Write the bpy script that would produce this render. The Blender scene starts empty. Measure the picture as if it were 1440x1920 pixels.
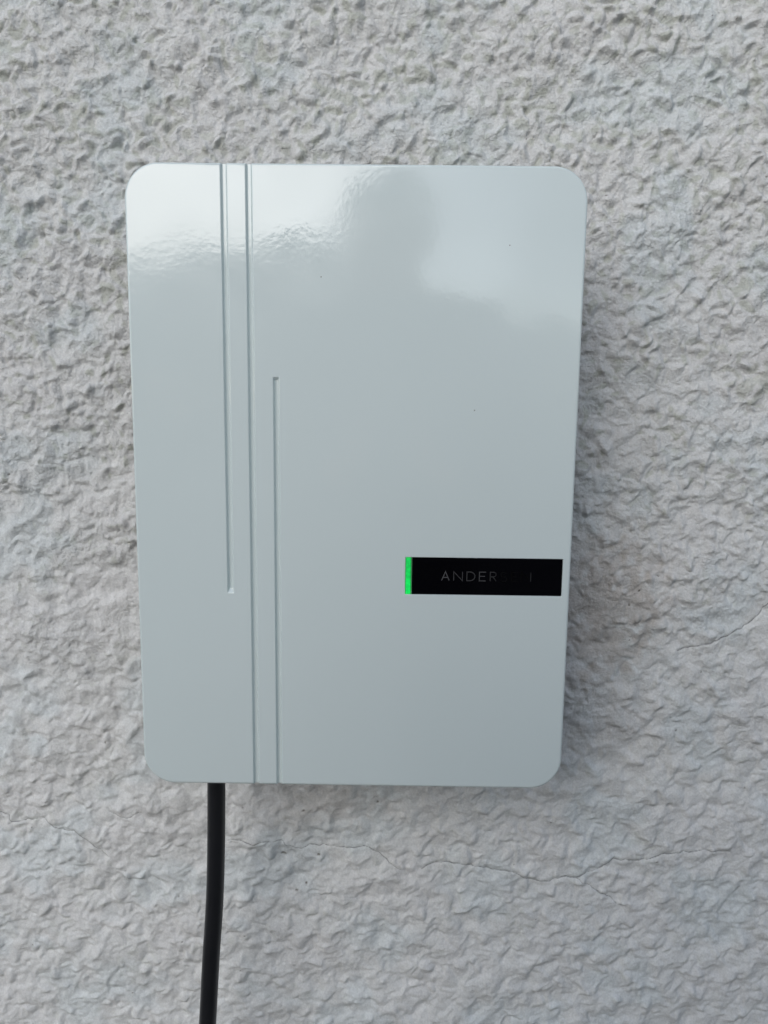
import bpy, bmesh, math, random
import numpy as np
from mathutils import Vector, Matrix

rad = math.radians
random.seed(7)
rng = np.random.default_rng(11)
scene = bpy.context.scene
col = scene.collection

# ------------------------------------------------------------------ camera
# Wall surface is the plane y = 0, the charger's front is at y = -0.13, z = 0 is the ground.
FRONT = -0.13          # y of the charger's front face
ZC = 1.20              # z of the charger's centre
cam_data = bpy.data.cameras.new("camera")
cam = bpy.data.objects.new("camera", cam_data)
col.objects.link(cam)
right = Vector((0.99989529, 0.00848785, 0.01172007))
up = Vector((-0.01281902, 0.14377621, 0.9895272))
fwd = Vector((-0.00671389, 0.98957383, -0.14386996))
cam_pos = Vector((0.0281, -0.6037 + FRONT, 0.0729 + ZC))
cam.matrix_world = Matrix(((right.x, up.x, -fwd.x, cam_pos.x),
                           (right.y, up.y, -fwd.y, cam_pos.y),
                           (right.z, up.z, -fwd.z, cam_pos.z),
                           (0, 0, 0, 1)))
cam_data.sensor_fit = 'VERTICAL'
cam_data.sensor_height = 24.0
cam_data.sensor_width = 18.0
cam_data.lens = 18.025
cam_data.clip_start = 0.005
cam_data.clip_end = 500
scene.camera = cam

# ------------------------------------------------------------------ light
SUN_EL, SUN_AZ = 24.0, 22.0        # degrees above the horizon / to the left, behind the photographer
sun_dir = Vector((-math.sin(rad(SUN_AZ)) * math.cos(rad(SUN_EL)),
                  -math.cos(rad(SUN_AZ)) * math.cos(rad(SUN_EL)),
                  math.sin(rad(SUN_EL))))
world = bpy.data.worlds.new("World")
scene.world = world
world.use_nodes = True
wn = world.node_tree
for n in list(wn.nodes):
    wn.nodes.remove(n)
w_out = wn.nodes.new('ShaderNodeOutputWorld')
w_bg = wn.nodes.new('ShaderNodeBackground')
w_sky = wn.nodes.new('ShaderNodeTexSky')
w_sky.sky_type = 'NISHITA'
w_sky.sun_disc = False
w_sky.sun_elevation = rad(SUN_EL)
w_sky.sun_rotation = rad(180 + SUN_AZ)
w_sky.air_density = 1.0
w_sky.dust_density = 0.6
w_sky.ozone_density = 1.0
w_bg.inputs['Strength'].default_value = 0.12
# broken thin cloud all over the sky: paler and unevenly bright
w_tc = wn.nodes.new('ShaderNodeTexCoord')
w_nz = wn.nodes.new('ShaderNodeTexNoise'); w_nz.inputs['Scale'].default_value = 5.0; w_nz.inputs['Detail'].default_value = 5.0; w_nz.inputs['Roughness'].default_value = 0.55
w_mr = wn.nodes.new('ShaderNodeMapRange'); w_mr.inputs['From Min'].default_value = 0.38; w_mr.inputs['From Max'].default_value = 0.62
w_mr.inputs['To Min'].default_value = 0.70; w_mr.inputs['To Max'].default_value = 1.9
w_hs = wn.nodes.new('ShaderNodeHueSaturation'); w_hs.inputs['Saturation'].default_value = 0.62
wn.links.new(w_tc.outputs['Generated'], w_nz.inputs['Vector'])
wn.links.new(w_nz.outputs['Fac'], w_mr.inputs['Value'])
wn.links.new(w_sky.outputs[0], w_hs.inputs['Color'])
wn.links.new(w_mr.outputs[0], w_hs.inputs['Value'])
wn.links.new(w_hs.outputs[0], w_bg.inputs['Color'])
wn.links.new(w_bg.outputs[0], w_out.inputs['Surface'])

sun_data = bpy.data.lights.new("sun", 'SUN')
sun_data.energy = 1.4
sun_data.angle = rad(42)
sun_data.color = (1.0, 0.965, 0.92)
sun = bpy.data.objects.new("sun", sun_data)
sun.rotation_euler = (-sun_dir).to_track_quat('-Z', 'Y').to_euler()
sun.location = (-2, -6, 4)
col.objects.link(sun)

scene.cycles.max_bounces = 6
scene.cycles.diffuse_bounces = 4
scene.cycles.glossy_bounces = 3
scene.cycles.caustics_reflective = False
scene.cycles.caustics_refractive = False
scene.cycles.use_denoising = True
scene.cycles.denoising_prefilter = 'ACCURATE'
scene.cycles.denoising_input_passes = 'RGB_ALBEDO_NORMAL'
vs = scene.view_settings
vs.view_transform = 'Standard'
vs.look = 'None'
vs.gamma = 1.0
vs.use_curve_mapping = False
vs.exposure = 0.15

# ------------------------------------------------------------------ helpers
def link(name, me, parent=None, mat=None):
    o = bpy.data.objects.new(name, me)
    col.objects.link(o)
    if parent is not None:
        o.parent = parent
    if mat is not None and me is not None:
        me.materials.append(mat)
    return o

def tag(o, label=None, cat=None, group=None, kind=None):
    if label: o["label"] = label
    if cat: o["category"] = cat
    if group: o["group"] = group
    if kind: o["kind"] = kind
    return o

def empty(name, loc):
    o = bpy.data.objects.new(name, None)
    o.location = loc
    o.empty_display_size = 0.05
    col.objects.link(o)
    return o

def smooth(me, flag=True):
    me.polygons.foreach_set('use_smooth', np.full(len(me.polygons), flag))

def material(name):
    m = bpy.data.materials.new(name)
    m.use_nodes = True
    nt = m.node_tree
    b = nt.nodes['Principled BSDF']
    return m, nt, b

def plain(name, color, rough=0.5, spec=0.5, metallic=0.0):
    m, nt, b = material(name)
    b.inputs['Base Color'].default_value = (*color, 1)
    b.inputs['Roughness'].default_value = rough
    b.inputs['Specular IOR Level'].default_value = spec
    b.inputs['Metallic'].default_value = metallic
    return m

def node(nt, t, **kw):
    n = nt.nodes.new(t)
    for k, v in kw.items():
        setattr(n, k, v)
    return n

def bm_box(bm, x0, x1, y0, y1, z0, z1):
    v = [bm.verts.new(p) for p in ((x0,y0,z0),(x1,y0,z0),(x1,y1,z0),(x0,y1,z0),(x0,y0,z1),(x1,y0,z1),(x1,y1,z1),(x0,y1,z1))]
    for f in ((0,3,2,1),(4,5,6,7),(0,1,5,4),(1,2,6,5),(2,3,7,6),(3,0,4,7)):
        bm.faces.new([v[i] for i in f])

def bm_mesh(name, bm):
    bmesh.ops.recalc_face_normals(bm, faces=bm.faces)
    me = bpy.data.meshes.new(name)
    bm.to_mesh(me)
    bm.free()
    return me

def rounded_outline(w, h, r, seg=14):
    pts = []
    for cx, cz, a0 in ((w/2-r, h/2-r, 0), (-w/2+r, h/2-r, 90), (-w/2+r, -h/2+r, 180), (w/2-r, -h/2+r, 270)):
        for i in range(seg + 1):
            a = rad(a0 + 90 * i / seg)
            pts.append((cx + r * math.cos(a), cz + r * math.sin(a)))
    return pts

def rounded_slab(name, w, h, r, yf, yb, edge, cx=0, cz=0, seg=14, eseg=6):
    """slab with rounded corners seen from the front and a rolled front edge"""
    bm = bmesh.new()
    rings = []
    prof = [(0.0, yb)]
    for i in range(eseg + 1):
        a = rad(90 * i / eseg)
        prof.append((edge * (1 - math.cos(a)), yf + edge * (1 - math.sin(a))))
    for ins, y in prof:
        o = rounded_outline(w - 2*ins, h - 2*ins, max(r - ins, 1e-4), seg)
        rings.append([bm.verts.new((cx + p[0], y, cz + p[1])) for p in o])
    n = len(rings[0])
    for a, b in zip(rings[:-1], rings[1:]):
        for i in range(n):
            bm.faces.new((a[i], a[(i+1) % n], b[(i+1) % n], b[i]))
    bm.faces.new(rings[-1])
    bm.faces.new(list(reversed(rings[0])))
    return bm_mesh(name, bm)

def tube_mesh(name, pts, radius, seg=24, sub=10):
    """tube swept along a Catmull-Rom spline"""
    P = [Vector(p) for p in pts]
    P = [P[0]*2 - P[1]] + P + [P[-1]*2 - P[-2]]
    path = []
    for i in range(1, len(P) - 2):
        for k in range(sub):
            t = k / sub
            path.append(0.5 * ((2*P[i]) + (P[i+1]-P[i-1])*t + (2*P[i-1]-5*P[i]+4*P[i+1]-P[i+2])*t*t + (3*P[i]-P[i-1]-3*P[i+1]+P[i+2])*t**3))
    path.append(P[-2])
    bm = bmesh.new()
    rings = []
    for i, c in enumerate(path):
        d = (path[min(i+1, len(path)-1)] - path[max(i-1, 0)]).normalized()
        a = d.orthogonal() if abs(d.y) > 0.9 else d.cross(Vector((0, 1, 0))).normalized()
        b = d.cross(a)
        rings.append([bm.verts.new(c + radius*(a*math.cos(2*math.pi*j/seg) + b*math.sin(2*math.pi*j/seg))) for j in range(seg)])
    for r0, r1 in zip(rings[:-1], rings[1:]):
        for j in range(seg):
            bm.faces.new((r0[j], r0[(j+1) % seg], r1[(j+1) % seg], r1[j]))
    bm.faces.new(list(reversed(rings[0])))
    bm.faces.new(rings[-1])
    me = bm_mesh(name, bm)
    smooth(me)
    return me

# ------------------------------------------------------------------ wall: painted roughcast as a real height field
def axis(lo, f0, f1, hi, fine):
    core = np.arange(f0, f1, fine)
    def tail(start, end, sgn):
        out, s, p = [], fine, start
        while sgn * (end - p) > 0:
            s = min(s * 1.12, 0.03)
            p += sgn * s
            out.append(p)
        out[-1] = end
        return out
    return np.array(sorted(tail(core[0], lo, -1)) + list(core) + tail(core[-1], hi, 1))

gx = axis(-1.5, -0.415, 0.470, 1.5, 0.00105)
gz = axis(0.0, 0.585, 1.665, 2.5, 0.00105)
X, Z = np.meshgrid(gx, gz)
NT, TS = 1536, 0.001                      # 1.536 m periodic noise tile, 1 mm texels

def band(lam, ang=0.0, aniso=1.0, width=0.45, seed=0):
    """periodic band-passed noise of wavelength lam (m), unit variance"""
    r = np.random.default_rng(seed)
    w = np.fft.rfft2(r.standard_normal((NT, NT)).astype(np.float32))
    fz = np.fft.fftfreq(NT, TS)[:, None]
    fx = np.fft.rfftfreq(NT, TS)[None, :]
    c, s = math.cos(ang), math.sin(ang)
    u = (fx * c + fz * s) * aniso
    v = (-fx * s + fz * c)
    f = np.sqrt(u*u + v*v) * lam + 1e-9
    n = np.fft.irfft2(w * np.exp(-(np.log(f) / width)**2), s=(NT, NT))
    return (n / n.std()).astype(np.float32)

def samp(T, x, z):
    u = (x / TS) % NT
    v = (z / TS) % NT
    i = np.floor(u).astype(np.int32); j = np.floor(v).astype(np.int32)
    a = (u - i).astype(np.float32); b = (v - j).astype(np.float32)
    i1 = (i + 1) % NT; j1 = (j + 1) % NT
    i %= NT; j %= NT
    return (T[j, i]*(1-a) + T[j, i1]*a)*(1-b) + (T[j1, i]*(1-a) + T[j1, i1]*a)*b

def sstep(e0, e1, x):
    t = np.clip((x - e0) / (e1 - e0), 0, 1)
    return t*t*(3 - 2*t)

n_big = band(0.12, seed=1)
n_mid = band(0.035, seed=2)
wx = samp(band(0.03, seed=3), X, Z) * 0.0013
wz = samp(band(0.03, seed=4), X, Z) * 0.0013
XW, ZW = X + wx, Z + wz
zr = Z - ZC
rough_w = np.clip(0.10 + 0.92*sstep(-0.40, 0.16, zr + 0.06*samp(n_big, X, Z) + 0.10*sstep(0.1, 0.3, X)), 0.0, 1.0)

def blur(T, sig):
    f = np.fft.fftfreq(NT, TS)[:, None]**2 + np.fft.rfftfreq(NT, TS)[None, :]**2
    return np.fft.irfft2(np.fft.rfft2(T)*np.exp(-2*(math.pi*sig)**2*f), s=(NT, NT)).astype(np.float32)

def pos(n, t, p): return np.maximum(n - t, 0)**p

def pink(beta, lo, hi, seed):
    """natural rubbly noise: power law between wavelengths hi and lo (m), unit variance"""
    r = np.random.default_rng(seed)
    w = np.fft.rfft2(r.standard_normal((NT, NT)).astype(np.float32))
    f = np.sqrt(np.fft.fftfreq(NT, TS)[:, None]**2 + np.fft.rfftfreq(NT, TS)[None, :]**2) + 1e-6
    g = f**-beta / (1 + (1/(f*hi))**4) * np.exp(-(f*lo)**2)
    g[0, 0] = 0
    n = np.fft.irfft2(w*g, s=(NT, NT))
    return (n/n.std()).astype(np.float32)

def pebbles(n, rlo, rhi, alo, ahi, seed, power, el_max=1.45):
    """rounded stones under the paint, each one a soft dome"""
    r = np.random.default_rng(seed)
    T = np.zeros((NT, NT), np.float32)
    for k in range(n):
        cu, cv = r.uniform(0, NT, 2)
        ra = rlo + (rhi - rlo)*r.random()**1.6
        el = r.uniform(1.0, el_max); th = r.uniform(0, math.pi)
        amp = r.uniform(alo, ahi) * (ra / rhi)
        m = int(ra*el/TS) + 2
        iu = np.arange(int(cu) - m, int(cu) + m + 1); iv = np.arange(int(cv) - m, int(cv) + m + 1)
        U, V = np.meshgrid(iu - cu, iv - cv)
        c, sn = math.cos(th), math.sin(th)
        q = (((U*c + V*sn)/el)**2 + (-U*sn + V*c)**2) * (TS/ra)**2
        I = np.ix_(iv % NT, iu % NT)
        T[I] = np.maximum(T[I], amp*np.clip(1 - q, 0, 1)**power)
    return T

# rough coat: rubbly ground, scattered stones, hollows, gritty skin
T_rough = 0.00070*pink(1.95, 0.0024, 0.024, 5) + blur(pebbles(10500, 0.0019, 0.0056, 0.0022, 0.0042, 21, 1.15, 1.3), 0.0005)
T_rough -= blur(pebbles(2200, 0.0020, 0.0048, 0.0018, 0.0040, 22, 1.3, 1.3), 0.0004)
T_rough += 0.00015*band(0.0026, seed=8, width=0.6)
T_rough *= 1.28
# smooth coat: the same stones drowned in thick paint
T_soft = 0.00075*pink(2.2, 0.0030, 0.026, 7) + blur(pebbles(8000, 0.0024, 0.0066, 0.0028, 0.0050, 24, 1.1, 1.4), 0.0006)
T_soft -= blur(pebbles(500, 0.0018, 0.0040, 0.0012, 0.0026, 27, 1.3, 1.3), 0.0005)
T_soft += 0.00028*band(0.010, ang=rad(25), aniso=1.5, seed=9, width=0.8) + 0.00008*band(0.0030, seed=10, width=0.6)
h = 0.0012*samp(n_big, X, Z) + 0.0009*samp(n_mid, XW, ZW)
h += rough_w*samp(T_rough, XW, ZW) + 0.80*(1 - rough_w)*samp(T_soft, XW, ZW) - 0.001

# hand-placed blemishes and hairline cracks (metres from the charger's centre)
HOLES = ((-0.0773,-0.3939,0.0032), (-0.0409,-0.3916,0.0036), (-0.0577,-0.3436,0.0024), (-0.0542,-0.4265,0.0026), (-0.0637,-0.4339,0.0025),
         (0.2739,-0.1094,0.0022), (0.0198,-0.3362,0.0024))
pr = random.Random(3)
HOLES += tuple((pr.uniform(-.36, .42), pr.uniform(-.56, .42), pr.uniform(.0009, .0019)) for _ in range(70))
hole_m = np.zeros_like(X)
for hx, hz, hr in HOLES:
    q = ((X + wx - hx)**2 + ((Z + wz - ZC - hz)*1.5)**2) / hr**2
    b = np.clip(1 - q, 0, 1)
    h -= 0.45*hr*b
    hole_m = np.maximum(hole_m, b)

CRACKS = (
 ((-0.3914,-0.3444),(-0.3728,-0.3487),(-0.3676,-0.3516),(-0.3595,-0.3543),(-0.3572,-0.3620),(-0.3350,-0.3587),(-0.3239,-0.3573),(-0.3134,-0.3666),(-0.3025,-0.3694),(-0.2914,-0.3685),(-0.2835,-0.3767),(-0.2702,-0.3883),(-0.2585,-0.3982)),
 ((-0.2561,-0.4078),(-0.2480,-0.4130),(-0.2403,-0.4147)),
 ((-0.1348,-0.3783),(-0.1266,-0.3770),(-0.1074,-0.3808),(-0.0980,-0.3771),(-0.0815,-0.3762),(-0.0689,-0.3831),(-0.0579,-0.3859),(-0.0442,-0.3827),(-0.0321,-0.3831),(-0.0112,-0.3851),(0.0081,-0.3824),(0.0191,-0.3882),(0.0329,-0.3998),(0.0457,-0.4068)),
 ((0.0661,-0.4064),(0.0770,-0.4014),(0.0990,-0.3999),(0.1211,-0.4037),(0.1431,-0.4063),(0.1598,-0.4078),(0.1821,-0.4163),(0.1986,-0.4179),(0.2122,-0.4128),(0.2249,-0.4133),(0.2395,-0.4070),(0.2529,-0.4019),(0.2634,-0.3923),(0.2799,-0.3926),(0.2962,-0.3918),(0.3122,-0.3855),(0.3313,-0.3841),(0.3555,-0.3800),(0.3791,-0.3814)),
 ((0.2260,-0.4138),(0.2374,-0.4201),(0.2517,-0.4307),(0.2630,-0.4354),(0.2700,-0.4431)),
 ((0.4207,-0.1028),(0.3994,-0.1211),(0.3925,-0.1319),(0.3794,-0.1429),(0.3654,-0.1512),(0.3502,-0.1585),(0.3349,-0.1635),(0.3143,-0.1693)),
 ((-0.2537,-0.3495),(-0.2455,-0.3531),(-0.2331,-0.3536),(-0.2249,-0.3490)),
)
crack_d = np.full_like(X, 0.05)
cj = random.Random(5)
for ci, poly in enumerate(CRACKS):
    pts = []
    for (ax, az), (bx_, bz) in zip(poly[:-1], poly[1:]):
        nseg = max(1, int(math.hypot(bx_-ax, bz-az)/0.004))
        for k in range(nseg):
            t = k/nseg
            j = 0.0 if k == 0 else 0.0011
            pts.append((ax + (bx_-ax)*t + cj.uniform(-j, j), az + (bz-az)*t + cj.uniform(-j, j)))
    pts.append(poly[-1])
    xs = [p[0] for p in pts]; zs = [p[1] + ZC for p in pts]
    i0, i1 = np.searchsorted(gx, (min(xs) - .012, max(xs) + .012)); j0, j1 = np.searchsorted(gz, (min(zs) - .012, max(zs) + .012))
    sx, sz = X[j0:j1, i0:i1], Z[j0:j1, i0:i1]
    dd = np.full_like(sx, 0.05)
    L = len(pts)
    for k in range(L - 1):
        ax, az = xs[k], zs[k]; bx_, bz = xs[k+1], zs[k+1]
        ux, uz = bx_-ax, bz-az
        t = np.clip(((sx-ax)*ux + (sz-az)*uz)/(ux*ux+uz*uz + 1e-12), 0, 1)
        taper = 0.00028*(1 - min(1, min(k, L-1-k)/4 + .25))
        dd = np.minimum(dd, np.hypot(sx-ax-ux*t, sz-az-uz*t) + taper)
    crack_d[j0:j1, i0:i1] = np.minimum(crack_d[j0:j1, i0:i1], dd)
h -= 0.0009*np.exp(-(crack_d/0.0011)**2)

# paint colour: aged off-white, with algae, rust-brown wash and faint tints
paint = np.empty(X.shape + (4,), np.float32)
base = np.array((0.640, 0.645, 0.637), np.float32)
paint[..., :3] = base
paint[..., 3] = 1
def blend(mask, colr):
    m = mask[..., None].astype(np.float32)
    paint[..., :3] = paint[..., :3]*(1-m) + np.array(colr, np.float32)*m
n_s1 = samp(band(0.015, seed=31), XW, ZW); n_s2 = samp(band(0.09, seed=32), X, Z); n_s3 = samp(band(0.05, seed=33), XW, ZW)
n_s4 = samp(band(0.16, seed=34), X, Z)
blend(0.55*sstep(0.9, 2.0, n_s1 + 0.55*n_s2 + 1.1*sstep(-0.1, 0.3, zr) - 0.5)*np.clip(0.35 + sstep(-0.25, 0.2, zr), 0, 1), (0.40, 0.42, 0.35))
blend(0.20*sstep(0.2, 1.6, n_s4 + 0.5*n_s3), (0.64, 0.62, 0.62))
blend(0.34*sstep(0.1, 1.5, -n_s4 + 0.5*n_s3), (0.555, 0.625, 0.65))
tan_m = np.exp(-(((X - 0.245)/0.060)**2 + ((zr + 0.13)/0.085)**2))
blend(0.55*sstep(0.25, 0.95, tan_m*1.1 + 0.22*n_s1*tan_m + 0.22*n_s3*tan_m), (0.42, 0.37, 0.33))
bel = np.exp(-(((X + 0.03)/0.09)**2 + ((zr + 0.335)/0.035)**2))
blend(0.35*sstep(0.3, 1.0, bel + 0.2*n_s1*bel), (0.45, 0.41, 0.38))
blend(0.85*sstep(0.35, 0.9, hole_m), (0.10, 0.085, 0.065))

nz_, nx_ = X.shape
# flatten towards the far edges so that the wall's sides stay straight
V = np.stack([X, -h, Z], -1).reshape(-1, 3)
nv = nx_*nz_
border = np.concatenate([np.arange(nx_), nx_*np.arange(1, nz_) + nx_-1, (nz_-1)*nx_ + np.arange(nx_-2, -1, -1), nx_*np.arange(nz_-2, 0, -1)])
BV = V[border].copy(); BV[:, 1] = 0.22
Vall = np.concatenate([V, BV]).astype(np.float32)
idx = np.arange(nv).reshape(nz_, nx_)
quads = np.stack([idx[:-1, :-1], idx[:-1, 1:], idx[1:, 1:], idx[1:, :-1]], -1).reshape(-1, 4)
nb = len(border)
k = np.arange(nb)
sides = np.stack([border, nv + k, nv + (k+1) % nb, border[(k+1) % nb]], -1)
quads = np.concatenate([quads, sides])
back = nv + np.arange(nb)[::-1]
nq = len(quads)
wall_me = bpy.data.meshes.new("wall")
wall_me.vertices.add(len(Vall))
wall_me.vertices.foreach_set('co', Vall.ravel())
loops = np.concatenate([quads.ravel(), back]).astype(np.int32)
wall_me.loops.add(len(loops))
wall_me.loops.foreach_set('vertex_index', loops)
wall_me.polygons.add(nq + 1)
wall_me.polygons.foreach_set('loop_start', np.concatenate([np.arange(nq)*4, [nq*4]]).astype(np.int32))
sm = np.zeros(nq + 1, bool); sm[:(nz_-1)*(nx_-1)] = True
wall_me.polygons.foreach_set('use_smooth', sm)
wall_me.update(calc_edges=True)
ca = wall_me.attributes.new("paint", 'FLOAT_COLOR', 'POINT')
pc = np.ones((len(Vall), 4), np.float32); pc[:, :3] = base; pc[:nv] = paint.reshape(-1, 4)
ca.data.foreach_set('color', pc.ravel())
cd = wall_me.attributes.new("crack", 'FLOAT', 'POINT')
dv = np.full(len(Vall), 0.05, np.float32); dv[:nv] = crack_d.ravel()
cd.data.foreach_set('value', dv)

cg = wall_me.attributes.new("grit", 'FLOAT', 'POINT')
gv = np.full(len(Vall), 0.4, np.float32); gv[:nv] = (0.35 + 0.65*rough_w).ravel()
cg.data.foreach_set('value', gv)

m_wall, nt, b = material("painted_roughcast")
at = node(nt, 'ShaderNodeAttribute', attribute_name="paint")
ac = node(nt, 'ShaderNodeAttribute', attribute_name="crack")
tc = node(nt, 'ShaderNodeTexCoord')
n1 = node(nt, 'ShaderNodeTexNoise'); n1.inputs['Scale'].default_value = 420; n1.inputs['Detail'].default_value = 4; n1.inputs['Roughness'].default_value = 0.65
n2 = node(nt, 'ShaderNodeTexNoise'); n2.inputs['Scale'].default_value = 60; n2.inputs['Detail'].default_value = 6
nt.links.new(tc.outputs['Object'], n1.inputs['Vector']); nt.links.new(tc.outputs['Object'], n2.inputs['Vector'])
mr = node(nt, 'ShaderNodeMapRange'); mr.inputs['From Min'].default_value = 0.3; mr.inputs['From Max'].default_value = 0.7; mr.inputs['To Min'].default_value = 0.84; mr.inputs['To Max'].default_value = 1.14
n4 = node(nt, 'ShaderNodeTexNoise'); n4.inputs['Scale'].default_value = 520; n4.inputs['Detail'].default_value = 2
nt.links.new(tc.outputs['Object'], n4.inputs['Vector'])
n24 = node(nt, 'ShaderNodeMix', data_type='FLOAT'); n24.inputs['Factor'].default_value = 0.6
nt.links.new(n2.outputs['Fac'], n24.inputs['A']); nt.links.new(n4.outputs['Fac'], n24.inputs['B'])
nt.links.new(n24.outputs['Result'], mr.inputs['Value'])
mul = node(nt, 'ShaderNodeVectorMath', operation='SCALE')
nt.links.new(at.outputs['Color'], mul.inputs[0]); nt.links.new(mr.outputs[0], mul.inputs['Scale'])
n3 = node(nt, 'ShaderNodeTexNoise'); n3.inputs['Scale'].default_value = 90; n3.inputs['Detail'].default_value = 3
nt.links.new(tc.outputs['Object'], n3.inputs['Vector'])
cw = node(nt, 'ShaderNodeMapRange'); cw.inputs['From Min'].default_value = 0.3; cw.inputs['From Max'].default_value = 0.7; cw.inputs['To Min'].default_value = 0.00045; cw.inputs['To Max'].default_value = 0.0014
nt.links.new(n3.outputs['Fac'], cw.inputs['Value'])
cmk = node(nt, 'ShaderNodeMapRange', interpolation_type='SMOOTHSTEP')
cmk.inputs['From Min'].default_value = 0.0; cmk.inputs['To Min'].default_value = 1.0; cmk.inputs['To Max'].default_value = 0.0
nt.links.new(ac.outputs['Fac'], cmk.inputs['Value']); nt.links.new(cw.outputs[0], cmk.inputs['From Max'])
mixc = node(nt, 'ShaderNodeMix', data_type='RGBA')
mixc.inputs['B'].default_value = (0.10, 0.10, 0.10, 1)
cs = node(nt, 'ShaderNodeMath', operation='MULTIPLY'); cs.inputs[1].default_value = 0.8
nt.links.new(cmk.outputs[0], cs.inputs[0]); nt.links.new(cs.outputs[0], mixc.inputs['Factor'])
nt.links.new(mul.outputs[0], mixc.inputs['A'])
nt.links.new(mixc.outputs['Result'], b.inputs['Base Color'])
bp = node(nt, 'ShaderNodeBump'); ag = node(nt, 'ShaderNodeAttribute', attribute_name="grit")
nt.links.new(ag.outputs['Fac'], bp.inputs['Strength']); bp.inputs['Distance'].default_value = 0.0022
nt.links.new(n1.outputs['Fac'], bp.inputs['Height']); nt.links.new(bp.outputs[0], b.inputs['Normal'])
b.inputs['Roughness'].default_value = 0.75
b.inputs['Specular IOR Level'].default_value = 0.25
wall_me.materials.append(m_wall)
wall = link("wall", wall_me)
tag(wall, "rough white painted roughcast wall with hairline cracks behind the charger", "wall", kind="structure")

# ------------------------------------------------------------------ ground: worn tarmac drive
m_ground, nt, b = material("tarmac_drive")
tc = node(nt, 'ShaderNodeTexCoord')
ns = node(nt, 'ShaderNodeTexNoise'); ns.inputs['Scale'].default_value = 3; ns.inputs['Detail'].default_value = 10
cr = node(nt, 'ShaderNodeValToRGB')
cr.color_ramp.elements[0].color = (0.06, 0.06, 0.06, 1); cr.color_ramp.elements[1].color = (0.13, 0.128, 0.125, 1)
nt.links.new(tc.outputs['Object'], ns.inputs['Vector']); nt.links.new(ns.outputs['Fac'], cr.inputs[0]); nt.links.new(cr.outputs[0], b.inputs['Base Color'])
b.inputs['Roughness'].default_value = 0.9
bm = bmesh.new()
bmesh.ops.create_grid(bm, x_segments=8, y_segments=8, size=60)
ground = link("ground", bm_mesh("ground", bm), mat=m_ground)
tag(ground, kind="structure")

# ------------------------------------------------------------------ charger
m_paint, nt, b = material("gloss_white_powder_coat")
tc = node(nt, 'ShaderNodeTexCoord')
peel = node(nt, 'ShaderNodeTexNoise'); peel.inputs['Scale'].default_value = 260; peel.inputs['Detail'].default_value = 1.5
wave = node(nt, 'ShaderNodeTexNoise'); wave.inputs['Scale'].default_value = 16; wave.inputs['Detail'].default_value = 1
for n_ in (peel, wave): nt.links.new(tc.outputs['Object'], n_.inputs['Vector'])
b1 = node(nt, 'ShaderNodeBump'); b1.inputs['Strength'].default_value = 1.0; b1.inputs['Distance'].default_value = 0.000042
b2 = node(nt, 'ShaderNodeBump'); b2.inputs['Strength'].default_value = 1.0; b2.inputs['Distance'].default_value = 0.0004
nt.links.new(wave.outputs['Fac'], b2.inputs['Height']); nt.links.new(peel.outputs['Fac'], b1.inputs['Height'])
nt.links.new(b2.outputs[0], b1.inputs['Normal']); nt.links.new(b1.outputs[0], b.inputs['Normal'])
vo = node(nt, 'ShaderNodeTexVoronoi'); vo.inputs['Scale'].default_value = 42; vo.inputs['Randomness'].default_value = 1.0
nt.links.new(tc.outputs['Object'], vo.inputs['Vector'])
sp = node(nt, 'ShaderNodeMath', operation='LESS_THAN'); sp.inputs[1].default_value = 0.022
nt.links.new(vo.outputs['Distance'], sp.inputs[0])
sxyz = node(nt, 'ShaderNodeSeparateColor'); nt.links.new(vo.outputs['Color'], sxyz.inputs[0])
gt = node(nt, 'ShaderNodeMath', operation='GREATER_THAN'); gt.inputs[1].default_value = 0.80
nt.links.new(sxyz.outputs[0], gt.inputs[0])
spm = node(nt, 'ShaderNodeMath', operation='MULTIPLY'); nt.links.new(sp.outputs[0], spm.inputs[0]); nt.links.new(gt.outputs[0], spm.inputs[1])
mx = node(nt, 'ShaderNodeMix', data_type='RGBA')
mx.inputs['A'].default_value = (0.588, 0.662, 0.666, 1); mx.inputs['B'].default_value = (0.22, 0.21, 0.19, 1)
nt.links.new(spm.outputs[0], mx.inputs['Factor']); nt.links.new(mx.outputs['Result'], b.inputs['Base Color'])
sm_ = node(nt, 'ShaderNodeTexNoise'); sm_.inputs['Scale'].default_value = 14; sm_.inputs['Detail'].default_value = 4; sm_.inputs['Distortion'].default_value = 0.8
nt.links.new(tc.outputs['Object'], sm_.inputs['Vector'])
smr = node(nt, 'ShaderNodeMapRange'); smr.inputs['From Min'].default_value = 0.35; smr.inputs['From Max'].default_value = 0.7; smr.inputs['To Min'].default_value = 0.06; smr.inputs['To Max'].default_value = 0.17
nt.links.new(sm_.outputs['Fac'], smr.inputs['Value']); nt.links.new(smr.outputs[0], b.inputs['Roughness'])
b.inputs['IOR'].default_value = 1.5
b.inputs['Coat Weight'].default_value = 0.5
b.inputs['Coat Roughness'].default_value = 0.07
nt.links.new(b1.outputs[0], b.inputs['Coat Normal'])

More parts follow.
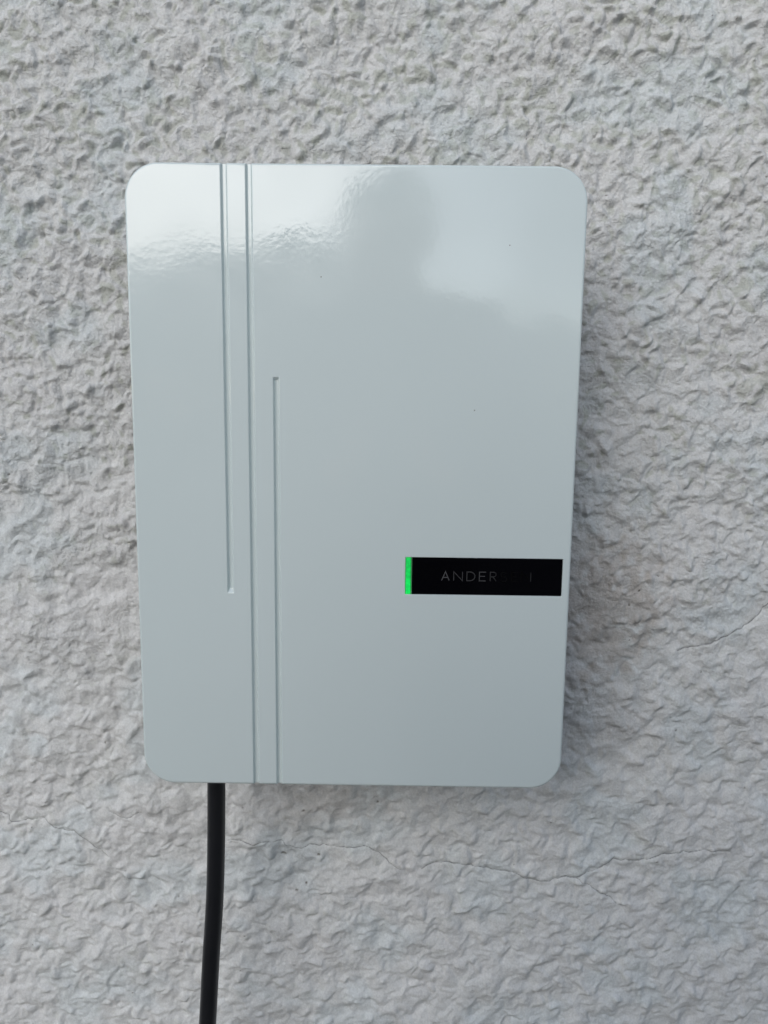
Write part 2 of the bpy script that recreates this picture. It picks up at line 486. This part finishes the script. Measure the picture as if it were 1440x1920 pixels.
m_grey = plain("dark_grey_casing", (0.05, 0.05, 0.055), 0.5)
m_glass = plain("black_display_glass", (0.002, 0.002, 0.003), 0.06, 0.12)
m_rubber, nt, b = material("black_cable_rubber")
tc = node(nt, 'ShaderNodeTexCoord')
nr = node(nt, 'ShaderNodeTexNoise'); nr.inputs['Scale'].default_value = 35; nr.inputs['Detail'].default_value = 5
nt.links.new(tc.outputs['Object'], nr.inputs['Vector'])
rr = node(nt, 'ShaderNodeMapRange'); rr.inputs['To Min'].default_value = 0.30; rr.inputs['To Max'].default_value = 0.48
nt.links.new(nr.outputs['Fac'], rr.inputs['Value']); nt.links.new(rr.outputs[0], b.inputs['Roughness'])
b.inputs['Base Color'].default_value = (0.007, 0.0075, 0.0095, 1)
b.inputs['Specular IOR Level'].default_value = 0.5

m_led, nt, b = material("green_status_light")
b.inputs['Base Color'].default_value = (0.01, 0.25, 0.06, 1)
b.inputs['Roughness'].default_value = 0.3
tc = node(nt, 'ShaderNodeTexCoord'); sx_ = node(nt, 'ShaderNodeSeparateXYZ'); nt.links.new(tc.outputs['Object'], sx_.inputs[0])
gr = node(nt, 'ShaderNodeMapRange'); gr.inputs['From Min'].default_value = 0.166; gr.inputs['From Max'].default_value = 0.196; gr.inputs['To Min'].default_value = 0.50; gr.inputs['To Max'].default_value = 0.30
nt.links.new(sx_.outputs['Z'], gr.inputs['Value'])
gxm = node(nt, 'ShaderNodeTexNoise'); gxm.inputs['Scale'].default_value = 330; nt.links.new(tc.outputs['Object'], gxm.inputs['Vector'])
gxr = node(nt, 'ShaderNodeMapRange'); gxr.inputs['From Min'].default_value = 0.3; gxr.inputs['From Max'].default_value = 0.7; gxr.inputs['To Min'].default_value = 0.75; gxr.inputs['To Max'].default_value = 1.35
nt.links.new(gxm.outputs['Fac'], gxr.inputs['Value'])
gmu = node(nt, 'ShaderNodeMath', operation='MULTIPLY'); nt.links.new(gr.outputs[0], gmu.inputs[0]); nt.links.new(gxr.outputs[0], gmu.inputs[1])
nt.links.new(gmu.outputs[0], b.inputs['Emission Strength'])
b.inputs['Emission Color'].default_value = (0.005, 1.0, 0.13, 1)

H0 = ZC - 0.247                     # the charger's lower edge
charger = empty("wall_charger", (0, 0, H0))
tag(charger, "glossy white wall-mounted car charger with three vertical grooves and black display strip", "charger")

def rel(z): return z + 0.247        # metres from the charger's centre -> from its lower edge

def apply_mods(o):
    dg = bpy.context.evaluated_depsgraph_get()
    dg.update()
    me = bpy.data.meshes.new_from_object(o.evaluated_get(dg))
    o.modifiers.clear()
    old = o.data
    o.data = me
    bpy.data.meshes.remove(old)

fascia_me = rounded_slab("fascia", 0.348, 0.494, 0.026, FRONT, FRONT + 0.034, 0.0022, 0, 0.247)
fascia = link("fascia", fascia_me, charger, m_paint)

# grooves are milled with sloping sides; the display sits in a square recess
def groove_cutter(bm, xc, z0, z1, half, depth, slope, open0, open1, end=0.0018):
    e = 0.004
    k = slope/depth
    yf, yb = FRONT - e, FRONT + depth
    wf, wb = half + k*e, half - slope
    ke = end/depth
    za_f, za_b = (z0, z0) if open0 else (z0 - ke*e, z0 + end)
    zb_f, zb_b = (z1, z1) if open1 else (z1 + ke*e, z1 - end)
    f = [bm.verts.new(p) for p in ((xc-wf, yf, za_f), (xc+wf, yf, za_f), (xc+wf, yf, zb_f), (xc-wf, yf, zb_f))]
    g = [bm.verts.new(p) for p in ((xc-wb, yb, za_b), (xc+wb, yb, za_b), (xc+wb, yb, zb_b), (xc-wb, yb, zb_b))]
    bm.faces.new(f); bm.faces.new(g[::-1])
    for i in range(4):
        bm.faces.new((f[i], g[i], g[(i+1) % 4], f[(i+1) % 4]))
bm = bmesh.new()
groove_cutter(bm, -0.0990, rel(-0.0825), 0.52, 0.0024, 0.0030, 0.0009, False, True, 0.0030)
groove_cutter(bm, -0.0802, -0.02, 0.52, 0.0024, 0.0030, 0.0009, True, True)
groove_cutter(bm, -0.0609, -0.02, rel(0.0896), 0.0023, 0.0030, 0.0009, True, False)
bm_box(bm, 0.0417, 0.1676, FRONT - 0.01, FRONT + 0.0035, rel(-0.0817), rel(-0.0512))
cut = link("cutter", bm_mesh("cutter", bm), charger)
md = fascia.modifiers.new("cut", 'BOOLEAN'); md.operation = 'DIFFERENCE'; md.solver = 'EXACT'; md.object = cut
apply_mods(fascia)
cme = cut.data
bpy.data.objects.remove(cut); bpy.data.meshes.remove(cme)
md = fascia.modifiers.new("edge", 'BEVEL'); md.width = 0.0005; md.segments = 2; md.limit_method = 'ANGLE'; md.angle_limit = rad(20); md.use_clamp_overlap = True
apply_mods(fascia)
smooth(fascia.data)
for p in fascia.data.polygons:          # big flat faces stay flat, rolled edges and groove lips stay smooth
    if p.area > 4e-5 or p.normal.y < -0.9995:
        p.use_smooth = False
if not fascia.data.materials: fascia.data.materials.append(m_paint)

backbox = link("casing", rounded_slab("casing", 0.320, 0.466, 0.018, FRONT + 0.0345, 0.006, 0.001, 0, 0.247), charger, m_grey)
smooth(backbox.data, False)

panel = link("display_panel", rounded_slab("display_panel", 0.1202, 0.0300, 0.0004, FRONT + 0.0007, FRONT + 0.0030, 0.0002, (0.0470+0.1672)/2, rel(-0.06645), 4, 3), charger, m_glass)
led = link("status_light", rounded_slab("status_light", 0.0039, 0.0300, 0.0009, FRONT + 0.0003, FRONT + 0.0032, 0.0006, 0.04415, rel(-0.06645), 5, 4), charger, m_led)
smooth(led.data)
led["label"] = "glowing green status light strip"

# lettering on the display: thin geometric capitals, their reflection painted into the tone, dark on the last ones
m_letter, nt, b = material("display_print")
at = node(nt, 'ShaderNodeAttribute', attribute_name="letter_sheen")
nt.links.new(at.outputs['Color'], b.inputs['Base Color'])
b.inputs['Roughness'].default_value = 0.6; b.inputs['Specular IOR Level'].default_value = 0.0
def arc(cx, cz, rx, rz, a0, a1, n=12):
    return [(cx + rx*math.cos(rad(a0 + (a1-a0)*i/n)), cz + rz*math.sin(rad(a0 + (a1-a0)*i/n))) for i in range(n+1)]
GLYPH = {   # unit boxes: strokes as polylines
 'A': [[(0,0),(.5,1),(1,0)], [(.20,.34),(.80,.34)]],
 'N': [[(0,0),(0,1),(1,0),(1,1)]],
 'n': [[(0,0),(0,1),(.84,.16)], [(1,0),(1,1)]],
 'D': [[(0,0),(0,1)] + arc(.38,.5,.62,.5,90,-90,14) + [(0,0)]],
 'E': [[(1,1),(0,1),(0,0),(1,0)], [(0,.52),(.85,.52)]],
 'R': [[(0,0),(0,1)] + arc(.55,.74,.42,.26,90,-90,10) + [(0,.48)], [(.45,.48),(1,0)]],
 'S': [arc(.5,.745,.46,.255,40,270,12)[:-1] + arc(.5,.245,.5,.245,90,-150,14)],
}
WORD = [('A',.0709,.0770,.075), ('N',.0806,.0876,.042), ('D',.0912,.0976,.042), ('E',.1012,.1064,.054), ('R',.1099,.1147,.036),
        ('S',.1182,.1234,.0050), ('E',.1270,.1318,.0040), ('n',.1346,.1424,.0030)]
LZ0, LZ1, SW = rel(-0.0699), rel(-0.0627), 0.00075
for wi, (ch, x0, x1, letter_sheen) in enumerate(WORD):
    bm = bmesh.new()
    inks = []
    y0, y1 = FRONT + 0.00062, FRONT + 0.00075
    for si, stroke in enumerate(GLYPH[ch]):
        P = [Vector((x0 + p[0]*(x1-x0), 0, LZ0 + p[1]*(LZ1-LZ0))) for p in stroke]
        closed = (P[0] - P[-1]).length < 1e-6
        n = len(P) - (1 if closed else 0)
        ring = []
        for i in range(n):
            a = P[(i-1) % n] if (closed or i > 0) else None
            c = P[(i+1) % n] if (closed or i < n-1) else None
            d1 = (P[i]-a).normalized() if a is not None else (c-P[i]).normalized()
            d2 = (c-P[i]).normalized() if c is not None else d1
            t = (d1+d2)
            t = d1 if t.length < 1e-5 else t.normalized()
            nn = Vector((-t.z, 0, t.x))
            n1_ = Vector((-d1.z, 0, d1.x))
            wd = SW/2/max(0.45, nn.dot(n1_))
            yy = y0 - 0.00001*si
            ring.append([bm.verts.new(P[i] + nn*wd + Vector((0, yy, 0))), bm.verts.new(P[i] - nn*wd + Vector((0, yy, 0))),
                         bm.verts.new(P[i] - nn*wd + Vector((0, y1, 0))), bm.verts.new(P[i] + nn*wd + Vector((0, y1, 0)))])
        for i in range(n if closed else n-1):
            A, B = ring[i], ring[(i+1) % n]
            for q in range(4):
                bm.faces.new((A[q], A[(q+1) % 4], B[(q+1) % 4], B[q]))
        if not closed:
            bm.faces.new(ring[0]); bm.faces.new(ring[-1][::-1])
    me = bm_mesh("letter", bm)
    co = np.empty(len(me.vertices)*3, np.float32); me.vertices.foreach_get('co', co); co = co.reshape(-1, 3)
    val = np.full(len(co), letter_sheen, np.float32)
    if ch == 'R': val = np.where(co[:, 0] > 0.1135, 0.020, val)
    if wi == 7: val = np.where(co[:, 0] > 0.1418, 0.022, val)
    a_ = me.attributes.new("letter_sheen", 'FLOAT_COLOR', 'POINT')
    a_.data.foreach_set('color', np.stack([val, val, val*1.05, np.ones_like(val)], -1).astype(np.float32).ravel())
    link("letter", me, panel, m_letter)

# cable with its gland under the casing
bm = bmesh.new()
bmesh.ops.create_cone(bm, cap_ends=True, segments=12, radius1=0.0135, radius2=0.0135, depth=0.012, matrix=Matrix.Translation((-0.1238, -0.086, 0.0135 - 0.0062)))
link("cable_gland", bm_mesh("cable_gland", bm), charger, m_grey)
cz = ZC
cable = link("charging_cable", tube_mesh("charging_cable", [
    (-0.1238, -0.086, cz - 0.232), (-0.1241, -0.086, cz - 0.272), (-0.1257, -0.086, cz - 0.338), (-0.1285, -0.085, cz - 0.391),
    (-0.1328, -0.085, cz - 0.445), (-0.1375, -0.084, cz - 0.511), (-0.1440, -0.083, cz - 0.59), (-0.155, -0.081, cz - 0.72),
    (-0.166, -0.072, cz - 0.90), (-0.172, -0.075, cz - 1.08), (-0.160, -0.110, cz - 1.18), (-0.110, -0.220, cz - 1.191), (0.02, -0.32, cz - 1.191)], 0.0080, 28, 8), mat=m_rubber)
tag(cable, "thick black rubber cable hanging from the underside of the white charger", "cable")

# ------------------------------------------------------------------ what the gloss front mirrors: photographer, phone, hedges
m_coat = plain("dark_coat", (0.012, 0.013, 0.016), 0.85, 0.2)
m_trouser = plain("dark_trousers", (0.015, 0.017, 0.025), 0.9, 0.2)
m_skin = plain("skin", (0.42, 0.25, 0.18), 0.5)
m_hair = plain("dark_hair", (0.02, 0.014, 0.010), 0.6)
m_shoe = plain("black_shoe_leather", (0.015, 0.014, 0.013), 0.45)

PX, PY = 0.02, -1.15
person = empty("person", (PX, PY, 0))
tag(person, "person in a dark coat holding up a phone, mirrored in the glossy charger front", "person")

def skinned(name, verts, edges, radii, root, sub=2):
    me = bpy.data.meshes.new(name)
    me.from_pydata(verts, edges, [])
    o = link(name, me)
    sk = o.modifiers.new("skin", 'SKIN'); sk.use_smooth_shade = True
    for i, r in enumerate(radii):
        sv = me.skin_vertices[0].data[i]
        sv.radius = r if isinstance(r, tuple) else (r, r)
        sv.use_root = (i == root)
    ss = o.modifiers.new("sub", 'SUBSURF'); ss.levels = sub; ss.render_levels = sub
    apply_mods(o)
    smooth(o.data)
    return o

# body: pelvis, torso, neck, head, both arms raised to the phone, both legs (y + is towards the wall)
phone_c = Vector((cam_pos.x - PX, cam_pos.y - PY - 0.006, cam_pos.z - 0.045))
V_, R_, E_ = [], [], []
def chain(start, items):
    prev = start
    for p, r in items:
        V_.append(p); R_.append(r)
        if prev is not None: E_.append((prev, len(V_)-1))
        prev = len(V_)-1
    return prev
pel = chain(None, [((0, 0, 0.95), (0.19, 0.15))])
chest = chain(pel, [((0, 0, 1.10), (0.19, 0.145)), ((0, 0.0, 1.28), (0.205, 0.14))])
neckb = chain(chest, [((0, -0.005, 1.42), (0.15, 0.11))])
neck = chain(neckb, [((0, 0.012, 1.49), (0.062, 0.062))])
chain(neck, [((0, 0.030, 1.555), (0.078, 0.088)), ((0, 0.034, 1.625), (0.086, 0.100)), ((0, 0.028, 1.685), (0.066, 0.075))])
hands = {}
for s in (-1, 1):
    w = (phone_c.x + s*0.072, phone_c.y - 0.035, phone_c.z - 0.055)
    hands[s] = Vector(w)
    chain(neckb, [((s*0.185, -0.005, 1.405), (0.085, 0.085)), ((s*0.275, 0.03, 1.24), (0.062, 0.066)), ((s*0.285, 0.10, 1.115), (0.056, 0.056)),
                  ((s*0.19 + w[0]*0.25, w[1]*0.62, 1.16), (0.047, 0.047)), ((w[0] + s*0.015, w[1] - 0.035, w[2] - 0.035), (0.034, 0.034)), (w, (0.030, 0.018))])
for s in (-1, 1):
    chain(pel, [((s*0.095, 0, 0.86), (0.105, 0.115)), ((s*0.105, 0.01, 0.50), (0.066, 0.072)), ((s*0.11, -0.005, 0.28), (0.058, 0.062)), ((s*0.11, -0.02, 0.085), (0.042, 0.045))])
body = skinned("body", V_, E_, R_, pel)
body.parent = person
for m_ in (m_coat, m_trouser, m_skin): body.data.materials.append(m_)
for p in body.data.polygons:
    c = p.center
    near_hand = min((c - hands[s]).length for s in (-1, 1)) < 0.05
    p.material_index = 2 if (c.z > 1.475 or near_hand) else (1 if c.z < 0.82 else 0)

def add_part(name, verts, faces_mesh, mat):
    o = link(name, faces_mesh, person, mat)
    return o

# fingers close round the phone's sides, thumbs on its screen side
for s in (-1, 1):
    w = hands[s]
    fv, fe, fr = [], [], []
    def fchain(items):
        prev = None
        for p, r in items:
            fv.append(p); fr.append((r, r))
            if prev is not None: fe.append((prev, len(fv)-1))
            prev = len(fv)-1
    for q in range(4):
        zq = phone_c.z - 0.060 + q*0.021
        ln = (0.8, 0.95, 1.0, 0.9)[q]
        fchain([((w.x + s*0.004, w.y - 0.004, w.z + 0.006 + q*0.005), 0.011), ((phone_c.x + s*0.052, phone_c.y - 0.012, zq), 0.0095),
                ((phone_c.x + s*0.050, phone_c.y + 0.008, zq + 0.003), 0.0085), ((phone_c.x + s*(0.050 - 0.026*ln), phone_c.y + 0.012, zq + 0.005), 0.0075)])
        o = skinned("finger", fv, fe, fr, 0, 2); o.parent = person; o.data.materials.append(m_skin)
        fv, fe, fr = [], [], []
    fchain([((w.x, w.y, w.z), 0.013), ((phone_c.x + s*0.046, phone_c.y - 0.018, phone_c.z - 0.040), 0.0115), ((phone_c.x + s*0.020, phone_c.y - 0.0165, phone_c.z - 0.016), 0.0095)])
    o = skinned("thumb", fv, fe, fr, 0, 2); o.parent = person; o.data.materials.append(m_skin)

# face and hair
def ellipsoid(name, c, r, mat, parent, keep=None, seg=24):
    bm = bmesh.new()
    bmesh.ops.create_uvsphere(bm, u_segments=seg, v_segments=seg//2, radius=1)
    if keep:
        bmesh.ops.delete(bm, geom=[v for v in bm.verts if not keep(v.co)], context='VERTS')
    for v in bm.verts: v.co = Vector((c[0] + v.co.x*r[0], c[1] + v.co.y*r[1], c[2] + v.co.z*r[2]))
    me = bm_mesh(name, bm); smooth(me)
    return link(name, me, parent, mat)
hair = ellipsoid("hair", (0, 0.018, 1.640), (0.097, 0.112, 0.083), m_hair, person, keep=lambda c: c.z > -0.05 or c.y < 0.15)
m_eye = plain("eye_white", (0.6, 0.6, 0.6), 0.2)
for s in (-1, 1):
    ellipsoid("eye", (s*0.032, 0.118, 1.600), (0.012, 0.010, 0.008), m_eye, person, seg=12)
    ellipsoid("ear", (s*0.086, 0.025, 1.592), (0.010, 0.020, 0.032), m_skin, person, seg=12)
ellipsoid("nose", (0, 0.130, 1.570), (0.014, 0.020, 0.024), m_skin, person, seg=12)
ellipsoid("mouth", (0, 0.114, 1.533), (0.024, 0.009, 0.007), plain("lips", (0.32, 0.12, 0.10), 0.5), person, seg=12)
for s in (-1, 1):
    sh = ellipsoid("shoe", (s*0.115, 0.045, 0.045), (0.050, 0.140, 0.050), m_shoe, person, seg=16)

phone = empty("phone", (phone_c.x + PX, phone_c.y + PY, phone_c.z))
tag(phone, "black phone held upright in front of the photographer, mirrored in the charger front", "phone")
pm = rounded_slab("phone_body", 0.075, 0.160, 0.010, -0.0042, 0.0042, 0.002)
link("phone_body", pm, phone, plain("phone_black", (0.01, 0.01, 0.011), 0.25))

m_leaf, nt, b = material("hedge_leaf")
oi = node(nt, 'ShaderNodeTexNoise'); oi.inputs['Scale'].default_value = 9
tc = node(nt, 'ShaderNodeTexCoord'); nt.links.new(tc.outputs['Object'], oi.inputs['Vector'])
cr = node(nt, 'ShaderNodeValToRGB'); cr.color_ramp.elements[0].color = (0.035, 0.06, 0.028, 1); cr.color_ramp.elements[1].color = (0.09, 0.12, 0.055, 1)
nt.links.new(oi.outputs['Fac'], cr.inputs[0]); nt.links.new(cr.outputs[0], b.inputs['Base Color'])
b.inputs['Roughness'].default_value = 0.6
m_twig = plain("hedge_twig", (0.05, 0.04, 0.03), 0.9)
def hedge(name, x0, x1, y0, y1, ztop, label, seed):
    r = np.random.default_rng(seed)
    root = empty(name, ((x0+x1)/2, (y0+y1)/2, 0))
    tag(root, label, "hedge")
    n = int(26000*(x1-x0)*ztop/10)
    L = x1-x0; W = y1-y0
    x = r.uniform(-L/2, L/2, n); z = ztop*(1 - r.random(n)**1.3)
    wob = 0.10*np.sin(x*2.1 + seed) + 0.06*np.sin(x*5.3 + 1)
    z = np.clip(z*(1 + 0.35*wob), 0.03, None)
    y = r.uniform(-W/2, W/2, n)
    c = np.stack([x, y, z], -1)
    a = r.normal(size=(n, 3)); a /= np.linalg.norm(a, axis=1)[:, None]
    q = r.normal(size=(n, 3)); q -= (q*a).sum(1)[:, None]*a; q /= np.linalg.norm(q, axis=1)[:, None]
    s = r.uniform(0.035, 0.07, n)[:, None]
    vv = np.concatenate([c + a*s, c + q*s*.5, c - a*s, c - q*s*.5], 1).reshape(-1, 3)
    me = bpy.data.meshes.new("foliage")
    me.from_pydata(vv.tolist(), [], np.arange(n*4).reshape(-1, 4).tolist())
    link("foliage", me, root, m_leaf)["kind"] = "stuff"
    bm = bmesh.new()
    for i in range(int(L/0.4)):
        xx = -L/2 + 0.2 + i*0.4 + r.uniform(-.08, .08)
        bmesh.ops.create_cone(bm, segments=7, radius1=0.035, radius2=0.012, depth=ztop*0.9, matrix=Matrix.Translation((xx, r.uniform(-.1, .1), ztop*0.45)))
    link("stems", bm_mesh("stems", bm), root, m_twig)["kind"] = "stuff"
hedge("hedge", -6.0, -0.35, -7.7, -6.9, 2.62, "tall dark green hedge opposite the wall, mirrored left in the charger front", 3)
hedge("hedge", -0.30, 5.5, -8.1, -7.3, 1.95, "lower dark green hedge opposite the wall, mirrored right in the charger front", 4)
